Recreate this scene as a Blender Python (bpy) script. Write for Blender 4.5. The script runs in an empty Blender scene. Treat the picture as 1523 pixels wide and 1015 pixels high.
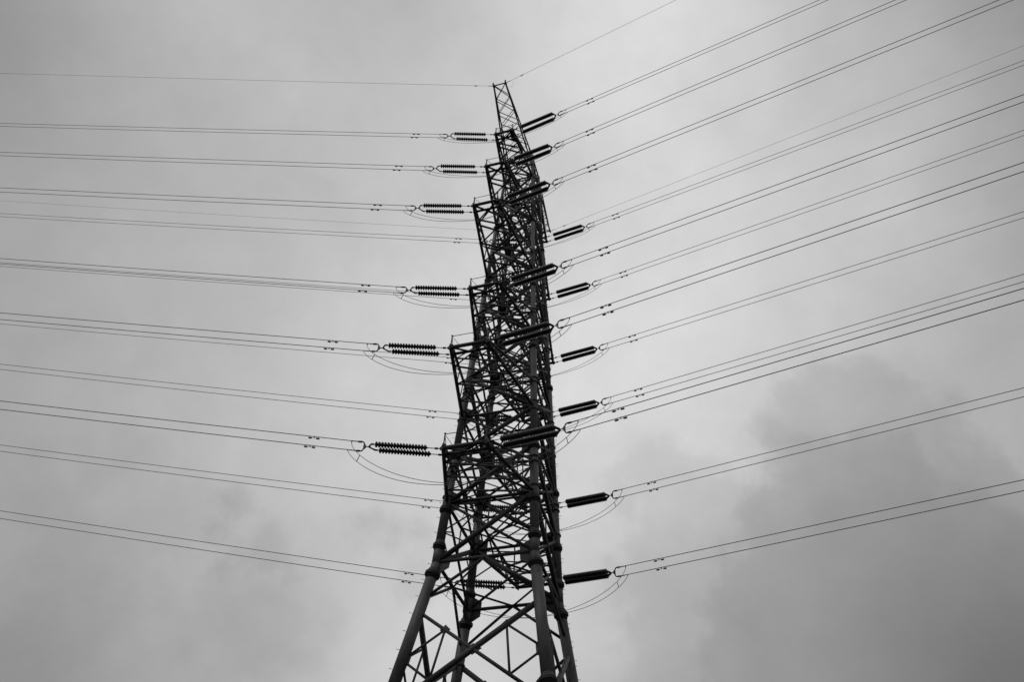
import bpy, bmesh, math, random
from mathutils import Vector, Matrix, noise
random.seed(7)
sc = bpy.context.scene
COL = sc.collection

# ------------------------------------------------------------------ camera
CAMP = (12.122, -37.059, 1.6); YAW = -0.32; PITCH = 0.815; ROLL = 0.06; FPX = 1126.594
PW, PH = 1523.0, 1015.0
def cam_axes():
    f = Vector((math.sin(YAW)*math.cos(PITCH), math.cos(YAW)*math.cos(PITCH), math.sin(PITCH)))
    r = Vector((math.cos(YAW), -math.sin(YAW), 0)); u = r.cross(f)
    c, s = math.cos(ROLL), math.sin(ROLL)
    return c*r + s*u, -s*r + c*u, f
RA, UA, FA = cam_axes()
cd = bpy.data.cameras.new('camera'); cam = bpy.data.objects.new('camera', cd); COL.objects.link(cam)
MX = Matrix((RA, UA, -FA)).transposed().to_4x4(); MX.translation = Vector(CAMP); cam.matrix_world = MX
cd.sensor_width = 36.0; cd.sensor_fit = 'HORIZONTAL'; cd.lens = 36.0*FPX/PW
cd.clip_start = 0.1; cd.clip_end = 20000
sc.camera = cam

# ------------------------------------------------------------------ colour management
sc.view_settings.view_transform = 'Standard'; sc.view_settings.look = 'None'
sc.view_settings.exposure = 0.0; sc.view_settings.gamma = 1.0; sc.view_settings.use_curve_mapping = False

# ------------------------------------------------------------------ overcast, monochrome sky
SUN_EL = math.radians(58); SUN_AZ = math.radians(215)   # azimuth: from +Y, clockwise
world = bpy.data.worlds.new('World'); sc.world = world; world.use_nodes = True
nt = world.node_tree; nt.nodes.clear()
def N(t, **kw):
    n = nt.nodes.new(t)
    for k, v in kw.items(): setattr(n, k, v)
    return n
def math_n(op, a, b=None, c=None, clamp=False):
    n = N('ShaderNodeMath', operation=op); n.use_clamp = clamp
    for i, v in enumerate((a, b, c)):
        if v is None: continue
        if hasattr(v, 'default_value') or hasattr(v, 'links'): nt.links.new(v, n.inputs[i])
        else: n.inputs[i].default_value = v
    return n.outputs[0]
def dot_n(vec, d):
    n = N('ShaderNodeVectorMath', operation='DOT_PRODUCT'); nt.links.new(vec, n.inputs[0]); n.inputs[1].default_value = d
    return n.outputs['Value']
def noise_n(vec, scale, detail, rough=0.5, out='Fac'):
    n = N('ShaderNodeTexNoise'); nt.links.new(vec, n.inputs['Vector'])
    n.inputs['Scale'].default_value = scale; n.inputs['Detail'].default_value = detail; n.inputs['Roughness'].default_value = rough
    return n.outputs[out]
tc = N('ShaderNodeTexCoord'); DIR = tc.outputs['Generated']
wn = noise_n(DIR, 4.2, 5, 0.55, 'Color')
sub = N('ShaderNodeVectorMath', operation='SUBTRACT'); nt.links.new(wn, sub.inputs[0]); sub.inputs[1].default_value = (.5, .5, .5)
mad = N('ShaderNodeVectorMath', operation='MULTIPLY_ADD'); nt.links.new(sub.outputs[0], mad.inputs[0]); mad.inputs[1].default_value = (.10, .10, .10); nt.links.new(DIR, mad.inputs[2])
nrm = N('ShaderNodeVectorMath', operation='NORMALIZE'); nt.links.new(mad.outputs[0], nrm.inputs[0]); WD = nrm.outputs[0]
# lighter and darker banks of the cloud deck, lens vignette painted into the corners: (direction, strength)
KAP = 45
LOBES = [[-0.627,0.081,0.775,-0.18],[-0.529,0.128,0.839,0.063],[-0.407,0.18,0.896,0.063],[-0.263,0.232,0.937,-0.049],[-0.105,0.28,0.954,-0.101],[0.055,0.32,0.946,0.325],[0.205,0.35,0.914,-0.077],[0.325,0.369,0.871,0.073],[0.426,0.38,0.821,-0.281],[-0.675,0.178,0.716,-0.059],[-0.578,0.236,0.781,0.079],[-0.455,0.297,0.84,-0.02],[-0.306,0.357,0.883,0.073],[-0.139,0.411,0.901,0.072],[0.032,0.451,0.892,0.101],[0.19,0.476,0.859,-0.173],[0.316,0.487,0.815,0.292],[0.421,0.489,0.764,-0.126],[-0.715,0.278,0.641,-0.019],[-0.62,0.347,0.703,0.065],[-0.497,0.418,0.76,-0.107],[-0.345,0.487,0.802,-0.003],[-0.173,0.544,0.821,-0.003],[0.005,0.583,0.813,0.022],[0.17,0.602,0.78,-0.002],[0.3,0.604,0.738,0.197],[0.408,0.597,0.69,-0.101],[-0.742,0.372,0.558,-0.021],[-0.65,0.449,0.613,0.032],[-0.528,0.529,0.664,0.03],[-0.376,0.604,0.703,0.191],[-0.202,0.663,0.721,0.001],[-0.022,0.7,0.714,0.271],[0.146,0.713,0.686,-0.03],[0.278,0.708,0.649,-0.144],[0.389,0.693,0.607,-0.035],[-0.757,0.459,0.465,-0.053],[-0.666,0.542,0.511,-0.077],[-0.547,0.628,0.554,-0.024],[-0.397,0.706,0.587,-0.004],[-0.226,0.765,0.603,0.045],[-0.048,0.8,0.598,-0.098],[0.119,0.808,0.577,0.039],[0.252,0.798,0.547,0.05],[0.363,0.777,0.513,0.162],[-0.76,0.528,0.379,0.031],[-0.67,0.614,0.416,0.192],[-0.553,0.701,0.451,0.046],[-0.408,0.778,0.477,-0.1],[-0.242,0.837,0.491,0.17],[-0.07,0.87,0.489,0.055],[0.094,0.876,0.474,0.04],[0.225,0.863,0.452,0.001],[0.336,0.84,0.426,-0.007],[-0.753,0.594,0.282,-0.16],[-0.664,0.68,0.31,-0.086],[-0.55,0.765,0.335,-0.115],[-0.411,0.84,0.355,0.259],[-0.254,0.895,0.366,-0.047],[-0.091,0.926,0.367,-0.089],[0.066,0.931,0.358,0.148],[0.193,0.919,0.345,-0.063],[0.303,0.895,0.328,-0.237]]
acc = None
for (x, y, z, w) in LOBES:
    if abs(w) < 0.004: continue
    d = dot_n(WD, (x*KAP, y*KAP, z*KAP))
    e = math_n('EXPONENT', math_n('SUBTRACT', d, KAP))
    acc = math_n('MULTIPLY_ADD', e, w, acc if acc is not None else 0.42)
# low darker clouds with billowing edges: (direction, cos radius, softness, depth)
def px_dir(px, py):
    return (FA*FPX + RA*(px-PW/2) - UA*(py-PH/2)).normalized()
bill = noise_n(DIR, 8.0, 9, 0.6)
bill2 = noise_n(DIR, 26.0, 6, 0.6)
BANKS = [(0.875, 20, [(1235, 645, 95), (1185, 662, 58), (1330, 690, 100), (1440, 800, 125), (1290, 790, 150), (1500, 760, 70), (1330, 930, 210), (1500, 930, 190), (1200, 950, 150), (1180, 800, 90)]), (0.86, 120, [(1260, 720, 110), (1360, 820, 190), (1280, 960, 230), (1480, 960, 240)]), (0.89, 20, [(1000, 728, 72), (948, 748, 48), (1060, 850, 140), (1180, 900, 170), (1100, 1000, 170), (1420, 960, 190), (1050, 760, 80), (1300, 1100, 200), (1250, 800, 150)]), (0.9, 80, [(1000, 860, 100), (1160, 900, 150), (1400, 950, 250), (1200, 1080, 230)]), (0.87, 22, [(545, 778, 24), (585, 790, 20), (360, 745, 26), (400, 795, 38), (345, 815, 30), (640, 800, 42), (620, 850, 34)]), (0.89, 40, [(170, 705, 62), (240, 770, 75), (80, 740, 60), (130, 860, 90), (380, 920, 80), (60, 960, 70)])]
for (depth, soft, puffs) in BANKS:
    m = None
    for (x, y, rad) in puffs:
        a_ = math_n('SUBTRACT', math_n('ARCCOSINE', dot_n(WD, tuple(px_dir(x, y)))), rad/FPX)
        m = a_ if m is None else math_n('SMOOTH_MIN', m, a_, 0.012)
    m = math_n('MULTIPLY_ADD', math_n('SUBTRACT', bill, 0.5), 0.13, m)
    m = math_n('MULTIPLY_ADD', math_n('SUBTRACT', bill2, 0.5), 0.045, m)
    mr = N('ShaderNodeMapRange', interpolation_type='SMOOTHSTEP'); nt.links.new(m, mr.inputs['Value'])
    mr.inputs['From Min'].default_value = -soft*1.1/FPX; mr.inputs['From Max'].default_value = soft*.8/FPX
    mr.inputs['To Min'].default_value = depth; mr.inputs['To Max'].default_value = 1.0
    acc = math_n('MULTIPLY', acc, mr.outputs[0])
fine = noise_n(DIR, 5.5, 10, 0.6)
acc = math_n('MULTIPLY', acc, math_n('MULTIPLY_ADD', math_n('SUBTRACT', fine, 0.5), 0.30, 1.0))
fine2 = noise_n(WD, 14.0, 9, 0.58)
acc = math_n('MULTIPLY', acc, math_n('MULTIPLY_ADD', math_n('SUBTRACT', fine2, 0.5), 0.19, 1.0))
acc = math_n('MAXIMUM', acc, 0.06)
sky = N('ShaderNodeTexSky', sky_type='NISHITA'); sky.sun_disc = False
sky.sun_elevation = SUN_EL; sky.sun_rotation = SUN_AZ
bw = N('ShaderNodeRGBToBW'); nt.links.new(sky.outputs[0], bw.inputs[0])
skyv = math_n('MULTIPLY', bw.outputs[0], 0.006)
tot = math_n('ADD', math_n('MULTIPLY', acc, 0.97), skyv)
bg = N('ShaderNodeBackground'); nt.links.new(tot, bg.inputs['Color']); bg.inputs['Strength'].default_value = 1.0
wo = N('ShaderNodeOutputWorld'); nt.links.new(bg.outputs[0], wo.inputs['Surface'])

# ------------------------------------------------------------------ sun behind the overcast
sd = bpy.data.lights.new('sun', 'SUN'); sd.energy = 0.6; sd.angle = math.radians(25); sd.color = (1, 1, 1)
sun = bpy.data.objects.new('sun', sd); COL.objects.link(sun)
sv = Vector((math.sin(SUN_AZ)*math.cos(SUN_EL), math.cos(SUN_AZ)*math.cos(SUN_EL), math.sin(SUN_EL)))
sun.rotation_euler = sv.to_track_quat('Z', 'Y').to_euler(); sun.location = (0, 0, 120)

# ------------------------------------------------------------------ materials (the photograph is monochrome)
def mat(name, lo, hi, rough, metal=0.0, scale=3.0, bump=0.0):
    m = bpy.data.materials.new(name); m.use_nodes = True; t = m.node_tree; b = t.nodes['Principled BSDF']
    co = t.nodes.new('ShaderNodeTexCoord')
    n1 = t.nodes.new('ShaderNodeTexNoise'); n1.inputs['Scale'].default_value = scale; n1.inputs['Detail'].default_value = 8; n1.inputs['Roughness'].default_value = 0.65
    mp = t.nodes.new('ShaderNodeMapping'); mp.inputs['Scale'].default_value = (1, 1, .35)
    t.links.new(co.outputs['Object'], mp.inputs['Vector']); t.links.new(mp.outputs[0], n1.inputs['Vector'])
    cr = t.nodes.new('ShaderNodeValToRGB'); cr.color_ramp.elements[0].position = .35; cr.color_ramp.elements[1].position = .68
    cr.color_ramp.elements[0].color = (lo, lo, lo, 1); cr.color_ramp.elements[1].color = (hi, hi, hi, 1)
    t.links.new(n1.outputs['Fac'], cr.inputs['Fac']); t.links.new(cr.outputs['Color'], b.inputs['Base Color'])
    b.inputs['Roughness'].default_value = rough; b.inputs['Metallic'].default_value = metal
    if bump:
        bp = t.nodes.new('ShaderNodeBump'); bp.inputs['Strength'].default_value = bump; bp.inputs['Distance'].default_value = .01
        t.links.new(n1.outputs['Fac'], bp.inputs['Height']); t.links.new(bp.outputs[0], b.inputs['Normal'])
    return m
M_LEG = mat('weathered_leg_steel', .034, .085, .6, 0, 1.5, .4)
M_BRACE = mat('dark_bracing_steel', .014, .024, .6, 0, 3.0)
M_PLATE = mat('gusset_steel', .012, .02, .65, 0, 2.0)
M_DISC = mat('glazed_porcelain', .012, .018, .28, 0, 8.0)
M_FIT = mat('forged_fittings', .018, .03, .5, 0, 6.0)
M_WIRE = mat('aluminium_conductor', .07, .10, .55, 0, 4.0)
M_CONC = mat('concrete', .22, .32, .9, 0, 2.0, .5)
M_GRASS = mat('ground_soil', .03, .07, .95, 0, .25, .6)

# ------------------------------------------------------------------ mesh helpers
class MB:
    def __init__(s): s.bm = bmesh.new()
    def tube(s, a, b, r, r2=None, n=10, caps=True):
        a = Vector(a); b = Vector(b); r2 = r if r2 is None else r2
        d = (b-a).normalized(); ref = Vector((0, 0, 1)) if abs(d.z) < .9 else Vector((1, 0, 0))
        x = d.cross(ref).normalized(); y = d.cross(x)
        R0 = [s.bm.verts.new(a + (x*math.cos(2*math.pi*i/n) + y*math.sin(2*math.pi*i/n))*r) for i in range(n)]
        R1 = [s.bm.verts.new(b + (x*math.cos(2*math.pi*i/n) + y*math.sin(2*math.pi*i/n))*r2) for i in range(n)]
        for i in range(n):
            f = s.bm.faces.new((R0[i], R0[(i+1) % n], R1[(i+1) % n], R1[i])); f.smooth = n > 5
        if caps: s.bm.faces.new(R0); s.bm.faces.new(R1[::-1])
    def lathe(s, a, d, prof, n=16):
        # prof: list of (distance along d, radius)
        a = Vector(a); d = Vector(d).normalized(); ref = Vector((0, 0, 1)) if abs(d.z) < .9 else Vector((1, 0, 0))
        x = d.cross(ref).normalized(); y = d.cross(x); rings = []
        for (t, r) in prof:
            rings.append([s.bm.verts.new(a + d*t + (x*math.cos(2*math.pi*i/n) + y*math.sin(2*math.pi*i/n))*r) for i in range(n)])
        for p, q in zip(rings, rings[1:]):
            for i in range(n):
                f = s.bm.faces.new((p[i], p[(i+1) % n], q[(i+1) % n], q[i])); f.smooth = True
        s.bm.faces.new(rings[0]); s.bm.faces.new(rings[-1][::-1])
    def path(s, pts, r, n=6):
        pts = [Vector(p) for p in pts]; prev = None; x = None
        for i, p in enumerate(pts):
            d = ((pts[min(i+1, len(pts)-1)] - pts[max(i-1, 0)])).normalized()
            if x is None:
                ref = Vector((0, 0, 1)) if abs(d.z) < .9 else Vector((1, 0, 0)); x = d.cross(ref).normalized()
            else: x = (x - d*x.dot(d)).normalized()
            y = d.cross(x)
            ring = [s.bm.verts.new(p + (x*math.cos(2*math.pi*k/n) + y*math.sin(2*math.pi*k/n))*r) for k in range(n)]
            if prev:
                for k in range(n):
                    f = s.bm.faces.new((prev[k], prev[(k+1) % n], ring[(k+1) % n], ring[k])); f.smooth = True
            else: s.bm.faces.new(ring)
            prev = ring
        s.bm.faces.new(prev[::-1])
    def slab(s, pts, nrm, t):
        # convex polygon pts, extruded +-t/2 along nrm
        nrm = Vector(nrm).normalized()
        A = [s.bm.verts.new(Vector(p) + nrm*t/2) for p in pts]; B = [s.bm.verts.new(Vector(p) - nrm*t/2) for p in pts]
        s.bm.faces.new(A); s.bm.faces.new(B[::-1]); k = len(pts)
        for i in range(k): s.bm.faces.new((A[i], B[i], B[(i+1) % k], A[(i+1) % k]))
    def angle(s, a, b, w, t=.012, up=(0, 0, 1)):
        # L-section bar
        a = Vector(a); b = Vector(b); d = (b-a).normalized(); up = Vector(up)
        if abs(d.dot(up)) > .95: up = Vector((1, 0, 0))
        x = d.cross(up).normalized(); y = x.cross(d)
        prof = [(0, 0), (w, 0), (w, t), (t, t), (t, w), (0, w)]
        A = [s.bm.verts.new(a + x*(p-w/2) + y*(q-w/2)) for p, q in prof]; B = [s.bm.verts.new(b + x*(p-w/2) + y*(q-w/2)) for p, q in prof]
        for i in range(6): s.bm.faces.new((A[i], A[(i+1) % 6], B[(i+1) % 6], B[i]))
        s.bm.faces.new(A[::-1]); s.bm.faces.new(B)
    def build(s, name, m, parent=None, origin=None):
        bmesh.ops.recalc_face_normals(s.bm, faces=s.bm.faces)
        me = bpy.data.meshes.new(name)
        if origin is not None: bmesh.ops.translate(s.bm, verts=s.bm.verts, vec=-Vector(origin))
        s.bm.to_mesh(me); s.bm.free(); me.materials.append(m)
        o = bpy.data.objects.new(name, me); COL.objects.link(o)
        if origin is not None: o.location = origin
        if parent: o.parent = parent
        return o
def empty(name, loc, label, cat, group=None):
    o = bpy.data.objects.new(name, None); COL.objects.link(o); o.location = loc; o.empty_display_size = .5
    o['label'] = label; o['category'] = cat
    if group: o['group'] = group
    return o
def V(*a): return Vector(a)
def one(name, a, b, r, m, parent, n=10):
    q = MB(); q.tube(a, b, r, n=n); return q.build(name, m, parent)

# ------------------------------------------------------------------ ground (below the frame) and footings
g = MB(); R = 6000; NG = 40
vs = []
for i in range(NG+1):
    row = []
    for j in range(NG+1):
        x = (i/NG*2-1); y = (j/NG*2-1); x = x*abs(x)**2*R + x*60; y = y*abs(y)**2*R + y*60
        h = noise.noise(Vector((x*.012, y*.012, 3)))*2.0*min(1, max(0, (math.hypot(x, y)-55)/80))
        row.append(g.bm.verts.new((x, y, h)))
    vs.append(row)
for i in range(NG):
    for j in range(NG): g.bm.faces.new((vs[i][j], vs[i+1][j], vs[i+1][j+1], vs[i][j+1]))
go = g.build('ground', M_GRASS); go['kind'] = 'structure'

# ------------------------------------------------------------------ the pylon
DX = -0.042; ZB = 23.07; ZTOP = 67.9
def A(z): return 2.875-.0346*(z-20) if z > ZB else (2.875-.0346*(ZB-20)) + (ZB-z)*.1423
def LP(sx, sy, z, ins=0.0): a = A(z)-ins; return V(DX+sx*a, sy*a, z)
CORN = [(-1, -1), (1, -1), (1, 1), (-1, 1)]
ZA = [63.764, 56.211, 48.854, 41.178, 33.854, 27.105]      # crossarm levels, top first
LN = [6.068, 7.252, 8.34, 6.738, 8.256, 7.205]; LF = [5.956, 7.151, 8.343, 6.773, 8.549, 7.329]
WT = [1.57, 1.59, 1.814, 2.104, 2.251, 2.387]
AH = [2.2, 2.2, 2.3, 2.3, 2.3, 2.3]
ZG = 68.665; LGN = 8.633; LGF = 8.393; WG = 1.121
pyl = empty('lattice_pylon', (0, 0, 0), 'tall dark lattice steel pylon with four tubular legs rising in the middle', 'pylon')
def leg_r(z): return .30 if z < 22.4 else .26 if z < 30.5 else .225 if z < 39.6 else .185 if z < 46.8 else .16 if z < 56 else .13
SEG = [0, 7.5, 15.9, 22.4, 24.2, 26.6, 30.5, 39.6, 46.8, 56, ZTOP]
for (sx, sy) in CORN:
    q = MB()
    zs = sorted(set([0, 7.5, 15.9, 22.4, ZB, 24.2, 30.5, 39.6, 46.8, 56, ZTOP]))
    for z0, z1 in zip(zs, zs[1:]): q.tube(LP(sx, sy, z0), LP(sx, sy, z1), leg_r((z0+z1)/2), n=20, caps=True)
    leg = q.build('leg', M_LEG, pyl)
    for z in SEG[1:-1]:
        d = (LP(sx, sy, z+.2)-LP(sx, sy, z-.2)).normalized(); r = max(leg_r(z-.3), leg_r(z+.3))
        q = MB(); c = LP(sx, sy, z); rf = r*1.42
        q.lathe(c - d*.3, d, [(0, r*1.03), (.22, rf*.86), (.225, rf), (.285, rf), (.286, rf*.97), (.314, rf*.97), (.315, rf), (.375, rf), (.38, rf*.86), (.6, r*1.03)], 20)
        x = d.cross(V(0, 1, 0)).normalized(); y = d.cross(x)
        for k in range(12):
            o = (x*math.cos(k*math.pi/6+.2) + y*math.sin(k*math.pi/6+.2))*rf*.9
            q.tube(c+o-d*.12, c+o+d*.12, .022, n=6)
        q.build('flange', M_PLATE, leg)
    for i in range(6):
        for dz in ((-.35, .35, 2.1, 2.5) if i > 1 else (-.25, .25, 2.1)):
            z = ZA[i]+dz; r = leg_r(z); d = (LP(sx, sy, z+.2)-LP(sx, sy, z-.2)).normalized(); q = MB()
            q.lathe(LP(sx, sy, z)-d*.04, d, [(0, r+.002), (0.001, r*1.27), (.08, r*1.27), (.081, r+.002)], 20)
            q.build('collar', M_PLATE, leg)
    for z in ((20.15,) if (sx, sy) == (-1, 1) else ()):
        q = MB(); d = (LP(sx, sy, z+.2)-LP(sx, sy, z-.2)).normalized()
        q.lathe(LP(sx, sy, z)-d*.05, d, [(0, .302), (0.001, .36), (.1, .36), (.101, .302)], 20); q.build('collar', M_PLATE, leg)
    if sx == sy:
        for j in range(96):
            z = 13.5+j*.5
            r = leg_r(z); c = LP(sx, sy, z); o = V(sx*(1 if j % 2 else .5), sy*.8 if j % 2 else -sy*.3, 0).normalized()
            q = MB(); q.tube(c+o*(r-.02), c+o*(r+.17), .011, n=5); q.tube(c+o*(r+.16), c+o*(r+.18), .022, n=5)
            q.build('step_bolt', M_FIT, leg)
    q = MB(); b = LP(sx, sy, 0); q.tube(b+V(0, 0, -.8), b+V(0, 0, .35), .85, .7, n=24); ft = q.build('concrete_footing', M_CONC, pyl)

FACES = [((-1, -1), (1, -1)), ((1, -1), (1, 1)), ((1, 1), (-1, 1)), ((-1, 1), (-1, -1))]   # near, right, far, left
def lerp(a, b, t): return a + (b-a)*t
def xpoint(a0, a1, b0, b1):
    # crossing of the two diagonals of a trapezium panel
    wa = (b0-a0).length; wb = (b1-a1).length; t = wa/(wa+wb)
    return lerp(a0, b1, t)
def gus(q, c, d1, d2, s, t=.03):
    # gusset plate in the face plane: d1 along the leg, d2 into the face
    n = d1.cross(d2)
    q.slab([c-d1*s, c-d1*s*.55+d2*s*.75, c+d1*s*.55+d2*s*.75, c+d1*s], n, t)
NODES = [20.15, 23.2, 27.1, 30.65, 33.85, 37.4, 41.18, 45.0, 48.85, 52.6, 56.2, 60.0, 63.76, 67.85]
def dr(z): return .135 if z < 27 else .13 if z < 33 else .125 if z < 41 else .125 if z < 49 else .115 if z < 57 else .095
class Gus:
    def __init__(s): s.L = []
    def slab(s, pts, nrm, t): s.L.append((pts, nrm, t))
    def flush(s):
        s.L.sort(key=lambda e: sum((Vector(p) for p in e[0]), Vector()).z/len(e[0]))
        s.L = [e for e in s.L if sum((Vector(p) for p in e[0]), Vector()).z/len(e[0]) > 12] + [e for e in s.L if sum((Vector(p) for p in e[0]), Vector()).z/len(e[0]) <= 12]
        rest = MB()
        for k, e in enumerate(s.L):
            if k < 100:
                q = MB(); q.slab(*e); q.build('gusset_plate', M_PLATE, pyl)
            else: rest.slab(*e)
        o = rest.build('gusset_plate', M_PLATE, pyl); o['kind'] = 'stuff'
gq = Gus()
for fi, (c0, c1) in enumerate(FACES):
    # unseen lower panels + the big cross panel above them
    for z0, z1 in ((0.4, 7.5), (7.5, 14.9), (14.9, 20.15)):
        a0, b0, a1, b1 = LP(*c0, z0), LP(*c1, z0), LP(*c0, z1), LP(*c1, z1)
        X = xpoint(a0, a1, b0, b1)
        one('main_brace', a0, b1, .15, M_BRACE, pyl, 14)
        one('main_brace', b0, a1, .09, M_BRACE, pyl, 12)
        zm = (z0+z1)/2; am, bm_ = LP(*c0, zm), LP(*c1, zm)
        qa0, qb1, qb0, qa1 = lerp(a0, X, .5), lerp(b1, X, .5), lerp(b0, X, .5), lerp(a1, X, .5)
        for p_, q_ in ((am, qa1), (am, qa0), (bm_, qb1), (bm_, qb0), (qa1, qa0), (qb1, qb0)):
            one('tie_bar', p_, q_, .062, M_BRACE, pyl, 8)
        d2 = (b0-a0).normalized()
        for c_, s_ in ((am, 1), (bm_, -1)):
            gus(gq, c_, (a1-a0).normalized() if s_ > 0 else (b1-b0).normalized(), d2*s_, .55)
        n_ = (a1-a0).cross(b0-a0).normalized(); up = n_.cross(d2)
        gq.slab([X+up*.3, X+d2*.45, X-up*.3, X-d2*.45], n_, .05)
        for qq in (qb1, qa1): gq.slab([qq+up*.22, qq+d2*.28, qq-up*.28, qq-d2*.28], n_, .05)
        if z1 < 20: one('horizontal_strut', a1, b1, .08, M_BRACE, pyl, 10)
    # chevron panel at the waist
    z0, z1 = 20.95, 23.2
    m1 = (LP(*c0, z1)+LP(*c1, z1))/2
    one('main_brace', LP(*c0, z0), m1, .085, M_BRACE, pyl, 10); one('main_brace', LP(*c1, z0), m1, .085, M_BRACE, pyl, 10)
    # upper panels
    for k in range(1, len(NODES)-1):
        z0, z1 = NODES[k], NODES[k+1]
        a0, b0, a1, b1 = LP(*c0, z0), LP(*c1, z0), LP(*c0, z1), LP(*c1, z1); r = dr(z0)
        flip = (fi in (1, 3)) ^ (k % 2 == 0 and k > 2)
        r1, r2 = (r*1.12, r*.6)
        if flip: r1, r2 = r2, r1
        one('diagonal_brace', a0, b1, r1, M_BRACE, pyl, 10); one('diagonal_brace', b0, a1, r2, M_BRACE, pyl, 10)
        X = xpoint(a0, a1, b0, b1); d2 = (b0-a0).normalized()
        one('tie_bar', X, (a1+b1)/2, .045 if z0 < 45 else .038, M_BRACE, pyl, 6)
        n_ = (a1-a0).cross(b0-a0).normalized(); up = n_.cross(d2)
        s = .30 if z0 < 34 else .22
        gq.slab([X+up*s*.8, X+d2*s, X-up*s*.8, X-d2*s], n_, .04)
        if True:
            la, lb = (LP(*c0, (z0+z1)/2), LP(*c1, (z0+z1)/2))
            if k % 2 or z0 > 40: one('tie_bar', la, lerp(a0, X, .55) , .04, M_BRACE, pyl, 6); one('tie_bar', lb, lerp(b0, X, .55), .04, M_BRACE, pyl, 6)
            one('tie_bar', la, lerp(a1, X, .55) , .045, M_BRACE, pyl, 6); one('tie_bar', lb, lerp(b1, X, .55), .045, M_BRACE, pyl, 6)
    for k, z in enumerate(NODES):
        if k == 0: continue
        a0, b0 = LP(*c0, z), LP(*c1, z); d2 = (b0-a0).normalized()
        one('horizontal_strut', a0, b0, .10 if z < 28 else .085 if z < 42 else .07, M_BRACE, pyl, 10)
        for c_, cc, s_ in ((a0, c0, 1), (b0, c1, -1)):
            d1 = (LP(*cc, z+.5)-LP(*cc, z-.5)).normalized()
            gus(gq, c_+d2*s_*leg_r(z)*.8, d1, d2*s_, .8 if z < 28 else .78 if z < 50 else .6)
    for i in range(6):
        z = ZA[i]+AH[i]
        one('horizontal_strut', LP(*c0, z), LP(*c1, z), .07, M_BRACE, pyl, 8)
gq.flush()
# plan bracing inside the shaft
for i in range(6):
    for z in (ZA[i], ZA[i]+AH[i]):
        P = [LP(sx, sy, z) for sx, sy in CORN]; Mi = [(P[k]+P[(k+1) % 4])/2 for k in range(4)]
        q = MB()
        for k in range(4): q.tube(Mi[k], Mi[(k+1) % 4], .055 if i > 2 else .045, n=6)
        if z == ZA[i]:
            q.tube(P[0]+V(0, 0, .06), P[2]+V(0, 0, .06), .055 if i > 2 else .045, n=6); q.tube(P[1]-V(0, 0, .05), P[3]-V(0, 0, .05), .055 if i > 2 else .045, n=6)
        q.build('plan_bracing', M_BRACE, pyl)
for z in (23.2, 52.6, 60, 67.85):
    P = [LP(sx, sy, z) for sx, sy in CORN]; Mi = [(P[k]+P[(k+1) % 4])/2 for k in range(4)]; q = MB()
    for k in range(4): q.tube(Mi[k], Mi[(k+1) % 4], .06 if z < 40 else .045, n=6)
    q.build('plan_bracing', M_BRACE, pyl)

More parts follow.
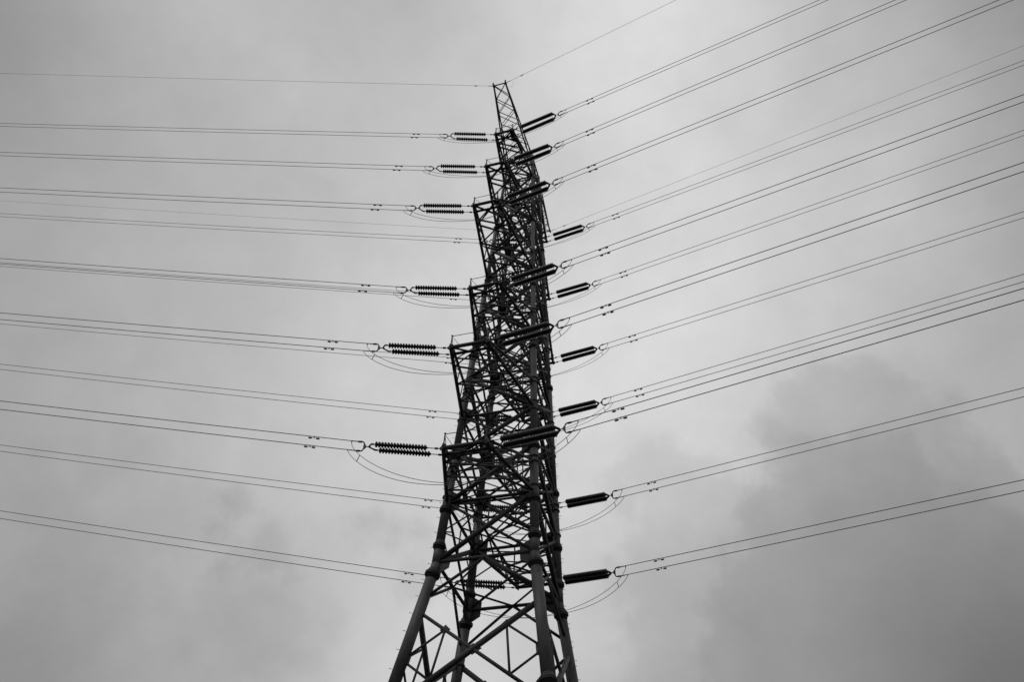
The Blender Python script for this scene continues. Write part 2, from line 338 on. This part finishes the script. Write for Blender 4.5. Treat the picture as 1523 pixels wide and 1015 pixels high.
# ------------------------------------------------------------------ crossarms (parts of the pylon)
def crossarm(i, s):
    z = ZA[i]; L = (LN if s < 0 else LF)[i]; w = WT[i]; h = AH[i]; Lt = L+.28
    e = bpy.data.objects.new('crossarm', None); COL.objects.link(e); e.parent = pyl; e.empty_display_size = .3
    cr = (.10 if i > 2 else .095)
    rb = {x: LP(x, s, z) for x in (-1, 1)}; rt = {x: LP(x, s, z+h) for x in (-1, 1)}
    tb = {x: V(x*w/2, s*Lt, z) for x in (-1, 1)}; tt = {x: V(x*w/2*.98, s*(Lt-.1), z+.28) for x in (-1, 1)}
    for x in (-1, 1):
        one('bottom_chord', rb[x], tb[x], cr*1.15, M_BRACE, e, 8); one('top_chord', rt[x], tt[x], cr*.9, M_BRACE, e, 8)
    nb = 4
    ts = [k/nb for k in range(nb+1)]
    q = MB(); lw = .09 if i > 2 else .115
    for k in range(nb):
        t0, t1 = ts[k], ts[k+1]
        A0, B0, A1, B1 = lerp(rb[-1], tb[-1], t0), lerp(rb[1], tb[1], t0), lerp(rb[-1], tb[-1], t1), lerp(rb[1], tb[1], t1)
        q.angle(A0, B1, lw); q.angle(B0+V(0, 0, .03), A1+V(0, 0, .03), lw)
    q.build('bottom_lacing', M_BRACE, e)
    for x in (-1, 1):
        q = MB()
        for k in range(nb):
            t0, t1 = ts[k], ts[k+1]
            A0, A1 = lerp(rb[x], tb[x], t0), lerp(rb[x], tb[x], t1); T0, T1 = lerp(rt[x], tt[x], t0), lerp(rt[x], tt[x], t1)
            q.angle(T0, A1, lw, up=(1, 0, 0))
            if k: q.angle(A0, T0, lw*.8, up=(1, 0, 0))
        q.build('side_lacing', M_BRACE, e)
    q = MB()
    for k in range(nb):
        t0, t1 = ts[k], ts[k+1]; s_ = 1 if k % 2 else -1
        q.angle(lerp(rt[-s_], tt[-s_], t0), lerp(rt[s_], tt[s_], t1), lw*.9)
    q.build('top_lacing', M_BRACE, e)
    # tip: two beams carrying the string attachments, with end plates
    for k, y in enumerate((L+.28, L-.28)):
        q = MB(); f = (y-Lt)/(Lt-A(z)); hw = w/2 + (A(z)-w/2)*(-f)
        q.tube(V(-hw-.02, s*y, z+.02), V(hw+.02, s*y, z+.02), .115 if k == 0 else .09, n=8); q.build('tip_beam', M_BRACE, e)
    q = MB()
    for x in (-1, 1):
        q = MB(); q.slab([V(x*(w/2+.02), s*(L-.5), z-.1), V(x*(w/2+.02), s*(L-.4), z+.12), V(x*(w/2+.02), s*(L+.3), z+.38), V(x*(w/2+.02), s*(L+.42), z+.1), V(x*(w/2+.02), s*(L+.36), z-.16)], (1, 0, 0), .09)
        for y in (L+.28, L-.28):
            q.slab([V(x*(w/2), s*y, z-.14), V(x*(w/2+.2), s*y, z-.05), V(x*(w/2+.2), s*y, z+.06), V(x*(w/2), s*y, z+.14)], (0, 1, 0), .12)
        q.build('tip_plate', M_PLATE, e)
    # maintenance rail at the tip
    q = MB(); yy = s*(L+.3)
    for x in (-1, 1):
        q.tube(V(x*w/2, yy, z+.1), V(x*w/2, yy, z+1.0), .035, n=6); q.tube(V(x*w/2, yy, z+1.0), V(x*w/2, yy, z+1.04), .06, n=8)
        q.tube(V(x*w/2, yy, z+.95), V(x*w/2-x*.55, yy, z+.05), .016, n=5)
        q.tube(V(x*w/2, yy, z+.95), V(x*w/2, yy-s*.5, z+.1), .02, n=5)
    q.tube(V(-w/2, yy, z+.97), V(w/2, yy, z+.97), .022, n=6)
    q.build('handrail', M_BRACE, e)
    if i == 0 and s < 0:
        q = MB(); q.slab([V(w/2-.4, -(L-.9), z+.33), V(w/2+.02, -(L-.9), z+.33), V(w/2+.02, -(L+.3), z+.33), V(w/2-.3, -(L+.3), z+.33)], (0, 0, 1), .05); q.build('tip_platform', M_PLATE, e)
    return e
for i in range(6):
    for s in (-1, 1): crossarm(i, s)
def earth_arm(s):
    L = LGN if s < 0 else LGF
    e = bpy.data.objects.new('earth_wire_arm', None); COL.objects.link(e); e.parent = pyl; e.empty_display_size = .3
    rt = {x: LP(x, s, 67.85) for x in (-1, 1)}; rb = {x: LP(x, s, 65.9) for x in (-1, 1)}
    tb = {x: V(x*WG/2, s*L, ZG) for x in (-1, 1)}; tt = {x: V(x*WG/2, s*L, ZG+.12) for x in (-1, 1)}
    for x in (-1, 1):
        one('bottom_chord', rb[x], tb[x], .065, M_BRACE, e, 8); one('top_chord', rt[x], tt[x], .06, M_BRACE, e, 8)
    nb = 6; q = MB(); p = MB(); w_ = .055
    for k in range(nb):
        t0, t1 = k/nb, (k+1)/nb
        for (l0, l1) in ((rb, tb), (rt, tt)):
            q.angle(lerp(l0[-1], l1[-1], t0), lerp(l0[1], l1[1], t1), w_); q.angle(lerp(l0[1], l1[1], t0), lerp(l0[-1], l1[-1], t1), w_)
        for x in (-1, 1):
            if k < nb-1: p.angle(lerp(rb[x], tb[x], t0), lerp(rt[x], tt[x], t1), w_, up=(1, 0, 0))
    q.build('bottom_lacing', M_BRACE, e); p.build('side_lacing', M_BRACE, e)
    q = MB(); q.tube(V(-WG/2, s*L, ZG+.05), V(WG/2, s*L, ZG+.05), .06, n=8); q.build('tip_beam', M_BRACE, e)
    for x in (-1, 1):
        q = MB(); q.slab([V(x*(WG/2+.02), s*(L-.3), ZG-.1), V(x*(WG/2+.02), s*(L-.25), ZG+.2), V(x*(WG/2+.02), s*(L+.2), ZG+.28), V(x*(WG/2+.02), s*(L+.15), ZG-.12)], (1, 0, 0), .12)
        q.build('tip_plate', M_PLATE, e)
earth_arm(-1); earth_arm(1)

# ------------------------------------------------------------------ insulators, conductors, jumpers
WD_ = {(-1, 'n', 1): [-0.9609, -0.2767, -0.0094, 3.3284, 0.1712], (-1, 'n', 2): [-0.9626, -0.2705, -0.0132, 3.3303, 0.1671], (-1, 'n', 3): [-0.9661, -0.2581, -0.0034, 3.3297, 0.1661], (-1, 'n', 4): [-0.9628, -0.2701, -0.0038, 3.3356, 0.1642], (-1, 'n', 5): [-0.9587, -0.2843, 0.0064, 3.3239, 0.1702], (-1, 'n', 6): [-0.9586, -0.2835, 0.0273, 3.3294, 0.1655], (-1, 'f', 1): [-0.9617, -0.2739, 0.0056, 3.3274, 0.1688], (-1, 'f', 2): [-0.9617, -0.2739, 0.0056, 3.3264, 0.1695], (-1, 'f', 3): [-0.9617, -0.2739, 0.0056, 3.3249, 0.1647], (-1, 'f', 4): [-0.9617, -0.2739, 0.0056, 3.3339, 0.1663], (-1, 'f', 5): [-0.9617, -0.2739, 0.0056, 3.3213, 0.1678], (-1, 'f', 6): [-0.9617, -0.2739, 0.0056, 3.3286, 0.1653], (-1, 'n', 0): [0, 0, 0, 3.343, 0.1745], (-1, 'f', 0): [0, 0, 0, 3.3359, 0.1715], (1, 'n', 1): [0.9837, -0.1781, -0.0255, -0.1815, -0.0025], (1, 'n', 2): [0.9786, -0.1879, -0.0832, -0.1871, -0.0007], (1, 'n', 3): [0.9807, -0.1866, -0.0587, -0.1859, -0.0013], (1, 'n', 4): [0.9839, -0.1751, -0.0351, -0.189, -0.0071], (1, 'n', 5): [0.9863, -0.1599, -0.0412, -0.1911, -0.0023], (1, 'n', 6): [0.9893, -0.1402, -0.04, -0.2, -0.0042], (1, 'f', 1): [0.9811, -0.1781, -0.076, -0.1832, -0.0035], (1, 'f', 2): [0.9872, -0.1524, -0.0465, -0.1869, -0.0005], (1, 'f', 3): [0.9849, -0.1674, -0.0452, -0.1845, -0.0055], (1, 'f', 4): [0.9857, -0.163, -0.0422, -0.1918, -0.0039], (1, 'f', 5): [0.9841, -0.1699, -0.0514, -0.1901, -0.0018], (1, 'f', 6): [0.9765, -0.203, -0.0726, -0.192, -0.0026], (1, 'n', 0): [0, 0, 0, -0.2047, 0.004], (1, 'f', 0): [0, 0, 0, -0.1908, 0.0034]}
SL = 4.24
ORD = ['topmost', 'second', 'third', 'fourth', 'fifth', 'lowest']
def where(i, k):
    a = {0: 'topmost', 1: 'second', 2: 'third', 3: 'fourth', 4: 'fifth', 5: 'lowest'}[i]
    return a + (' camera-side crossarm' if k == 'n' else ' far-side crossarm')
def disc_profile(L0, n, pitch, core, g=1.0):
    pr = [(0, .035)]
    for j in range(n):
        t = L0 + j*pitch
        k = pitch/.165
        pr += [(t, core), (t+.03*k, core+.01), (t+.045*k, .14*g), (t+.07*k, .158*g), (t+.105*k, .166*g), (t+.125*k, .160*g), (t+.13*k, core+.005), (t+.16*k, core)]
    return pr
def insulator_set(i, k, side):
    dvx, dvy, dvz, az, s0 = WD_[(side, k, i+1)]; d = V(dvx, dvy, dvz).normalized()
    s = -1 if k == 'n' else 1; L = (LN if s < 0 else LF)[i]
    base = V(side*WT[i]/2, s*L, ZA[i])
    sd = 'left' if side < 0 else 'right'
    e = empty('tension_insulator', base, 'pair of dark ribbed insulator strings pulling %s from the %s' % (sd, where(i, k)), 'insulator', 'twin insulator strings at the crossarm tips')
    yp = {}
    P = lambda v: v-base
    for o in (-.28, .28):
        a = base + V(side*.15, o, 0); b = base + d*(SL-.34) + V(0, o*.92, 0); dd = (b-a).normalized(); T = (b-a).length
        q = MB(); q.lathe(P(a)+dd*.72, dd, disc_profile(0.04, 17, .165, .085) if side < 0 else disc_profile(0.02, 27, .112, .14, 1.12), 16)
        st = q.build('insulator_string', M_DISC, e)
        q = MB(); q.tube(P(a)-dd*.05, P(a)+dd*.78, .024, n=6); q.lathe(P(a)+dd*.12, dd, [(0, .024), (.05, .06), (.18, .06), (.22, .024)], 8)
        q.tube(P(a)+dd*.7, P(b), .03, n=6); q.tube(P(a)+dd*(T-.12), P(b)+dd*.05, .05, n=6)
        q.build('link_rod', M_FIT, st)
    # triangular yoke gathering both strings, single link, upright yoke for the two conductors
    h = V(0, 1, 0); ce = base + d*(SL-.34); up = V(0, 0, 1)
    q = MB(); nn = d.cross(h)
    for o_ in (-1, 1):
        b_ = .05 if side < 0 else .085; q.tube(P(ce)-d*.1+h*.27*o_, P(ce)+d*.03+h*.25*o_, b_, n=8); q.tube(P(ce)+d*.01+h*.26*o_, P(ce)+d*.25+h*.03*o_, b_, b_*.7, n=8)
    q.slab([P(ce)+d*.16-h*.1, P(ce)+d*.28-h*.03, P(ce)+d*.28+h*.03, P(ce)+d*.16+h*.1], nn, .06); q.build('yoke_plate', M_FIT, e)
    q = MB(); q.tube(P(ce)+d*.22, P(ce)+d*.56, .028, n=6); q.build('link', M_FIT, e)
    c2 = base + d*(SL+.16)
    q = MB(); hn = d.cross(up).normalized()
    q.slab([P(c2)-d*.10-up*.05, P(c2)-d*.02-up*.16, P(c2)+d*.05-up*.16, P(c2)+d*.05+up*.16, P(c2)-d*.02+up*.16, P(c2)-d*.10+up*.05], hn, .06)
    q.path([P(c2)+d*.24-up*.315, P(c2)+d*.12-up*.315, P(c2)+d*.05-up*.25, P(c2)+d*.02-up*.12, P(c2)+d*.02+up*.12, P(c2)+d*.05+up*.25, P(c2)+d*.12+up*.315, P(c2)+d*.24+up*.315], .038, 8)
    for u_ in (-1, 1):
        q.lathe(P(c2)+d*.16+up*.315*u_, d, [(0, .03), (.03, .055), (.2, .055), (.26, .03)], 8)
    q.build('bundle_yoke', M_FIT, e)
    return e
def wire_pts(side, key, z0off, n=60, T=240.0):
    k, i = key; s = -1 if k == 'n' else 1
    dvx, dvy, dvz, az, s0 = WD_[(side, k, i)]
    if i == 0: st = V(side*WG/2, s*(LGN if s < 0 else LGF), ZG)
    else: st = V(side*WT[i-1]/2, s*(LN if s < 0 else LF)[i-1], ZA[i-1]) + V(dvx, dvy, dvz).normalized()*(SL+.5) + V(0, 0, z0off)
    h = V(math.cos(az), math.sin(az), 0)
    f = lambda t: st + h*t + V(0, 0, s0*t + .00012*t*t)
    return [f(T*(j/n)**1.5) for j in range(n+1)], f, h
def damper(q, f, t, o):
    c = f(t)-o; d = (f(t+.2)-f(t-.2)).normalized(); up = V(0, 0, 1)
    q.tube(c+up*.03, c-up*.1, .025, n=6)
    q.path([c-up*.09+d*x*.3-up*.02*abs(x) for x in (-1, -.5, 0, .5, 1)], .01, 5)
    for s_ in (-1, 1): q.lathe(c-up*.11+d*s_*.13, d*s_, [(0, .03), (.03, .05), (.16, .05), (.2, .035)], 8)
def conductor(i, k, side, u_):
    pts, f, h = wire_pts(side, (k, i+1), .315*u_)
    o = pts[0]; q = MB()
    q.path([p-o for p in pts], .022, 6)
    sd = 'left' if side < 0 else 'right'
    c = q.build('conductor', M_WIRE); c.location = o
    c['label'] = '%s wire of the twin conductors running %s from the %s' % ('upper' if u_ > 0 else 'lower', sd, where(i, k)); c['category'] = 'power line'; c['group'] = 'conductors running to the %s' % sd
    q = MB(); p0, p1 = P0(f, .0)-o, P0(f, .42)-o; q.tube(p0-(p1-p0)*.2, p1, .032, .028, n=8); q.build('dead_end_clamp', M_FIT, c)
    for t in ((2.62,) if u_ > 0 else (2.72,)):
        q = MB(); damper(q, f, t, o); q.build('vibration_damper', M_FIT, c)
def P0(f, t): return f(t)
for i in range(6):
    for k in 'nf':
        for side in (-1, 1):
            insulator_set(i, k, side)
            for u_ in (1, -1): conductor(i, k, side, u_)
def bez(p, n=40):
    out = []
    for j in range(n+1):
        t = j/n; m = [v for v in p]
        while len(m) > 1: m = [lerp(m[a], m[a+1], t) for a in range(len(m)-1)]
        out.append(m[0])
    return out
SAG = [1.9, 2.0, 2.3, 2.3, 2.5, 2.6]
for i in range(6):
    for k in 'nf':
        s = -1 if k == 'n' else 1; L = (LN if s < 0 else LF)[i]
        ends = {}
        for u_ in (1, -1):
            for side in (-1, 1):
                _, f, h = wire_pts(side, (k, i+1), .315*u_); ends[(side, u_)] = (f(.42 if u_ > 0 else .52), h)
        paths = {}
        for u_ in (1, -1):
            (a, ha), (b, hb) = ends[(-1, u_)], ends[(1, u_)]
            zl = ZA[i]-SAG[i]-(.1 if u_ < 0 else -.1)*(.55 if k == 'n' else .12); m = V((a.x+b.x)/2, (a.y+b.y)/2*.35 + s*L*.65 , zl)
            ym = m.y
            a1 = a + ha*.08 - V(0, 0, .75 if u_ > 0 else .3); b1 = b + hb*.08 - V(0, 0, .75 if u_ > 0 else .3)
            lft = bez([a, a1, V(lerp(a, m, .28).x, lerp(a, m, .28).y, lerp(a, m, .0).z-(ZA[i]-zl)*.86), V(lerp(a, m, .62).x, lerp(a, m, .62).y, zl), m], 26)
            rgt = bez([m, V(lerp(b, m, .62).x, lerp(b, m, .62).y, zl), V(lerp(b, m, .28).x, lerp(b, m, .28).y, b.z-(ZA[i]-zl)*.86), b1, b], 26)
            pts = lft + rgt[1:]; paths[u_] = pts
            q = MB(); q.path([p-pts[0] for p in pts], .0155, 6); o = q.build('jumper_cable', M_WIRE); o.location = pts[0]
            o['label'] = '%s jumper cable looping beneath the tip of the %s' % ('upper' if u_ > 0 else 'lower', where(i, k)); o['category'] = 'jumper cable'; o['group'] = 'jumper cables slung under the crossarm tips'
            for e_ in (pts[:3], pts[-3:][::-1]):
                q = MB(); q.path([p-pts[0] for p in (e_[0], e_[1])], .03, 8); q.build('jumper_terminal', M_FIT, o)
            if u_ < 0:
                for t_ in (7, 45):
                    pu, pl = paths[1][t_], paths[-1][t_]
                    q = MB(); q.tube(pu-pts[0], pl-pts[0], .022, n=6); q.build('spacer', M_FIT, o)
# earth wires
for k in 'nf':
    s = -1 if k == 'n' else 1
    for side in (-1, 1):
        pts, f, h = wire_pts(side, (k, 0), 0); o = pts[0]; q = MB(); q.path([p-o for p in pts], .0125, 5)
        sd = 'left' if side < 0 else 'right'
        c = q.build('earth_wire', M_WIRE); c.location = o; c['category'] = 'earth wire'; c['group'] = 'thin earth wires from the pylon top'
        c['label'] = 'thin single wire running %s from the %s' % (sd, 'very peak of the pylon, highest wire' if k == 'n' else 'small far-side arm at the pylon top')
        q = MB(); q.tube(V(0, 0, 0), f(.5)-o, .03, n=6); q.build('dead_end_clamp', M_FIT, c)
        q = MB(); q.tube(f(1.5)-o, f(1.9)-o, .026, n=6); q.tube(f(1.6)-o-V(0, 0, .08), f(1.8)-o-V(0, 0, .08), .03, n=6); q.tube(f(1.7)-o, f(1.7)-o-V(0, 0, .08), .015, n=5); q.build('vibration_damper', M_FIT, c)
    # slack bonding loop round the arm tip
    L = LGN if s < 0 else LGF
    a = V(-WG/2-.35, s*L, ZG-.02); b = V(WG/2+.6, s*L-.12, ZG-.02)
    pts = bez([V(WG/2+.55, s*L-.1, ZG), V(WG/2+1.1, s*L-.1, ZG-.5), V(WG/2+.9, s*L, ZG-1.5), V(WG/2+.0, s*(L-.3), ZG-.15)], 24)
    q = MB(); q.path([p-pts[0] for p in pts], .008, 5); o = q.build('bonding_lead', M_WIRE); o.location = pts[0]; o['category'] = 'bonding lead'
    o['label'] = 'thin slack loop of wire hanging at the %s' % ('peak arm tip closest to the camera' if k == 'n' else 'tip of the small far-side peak arm')
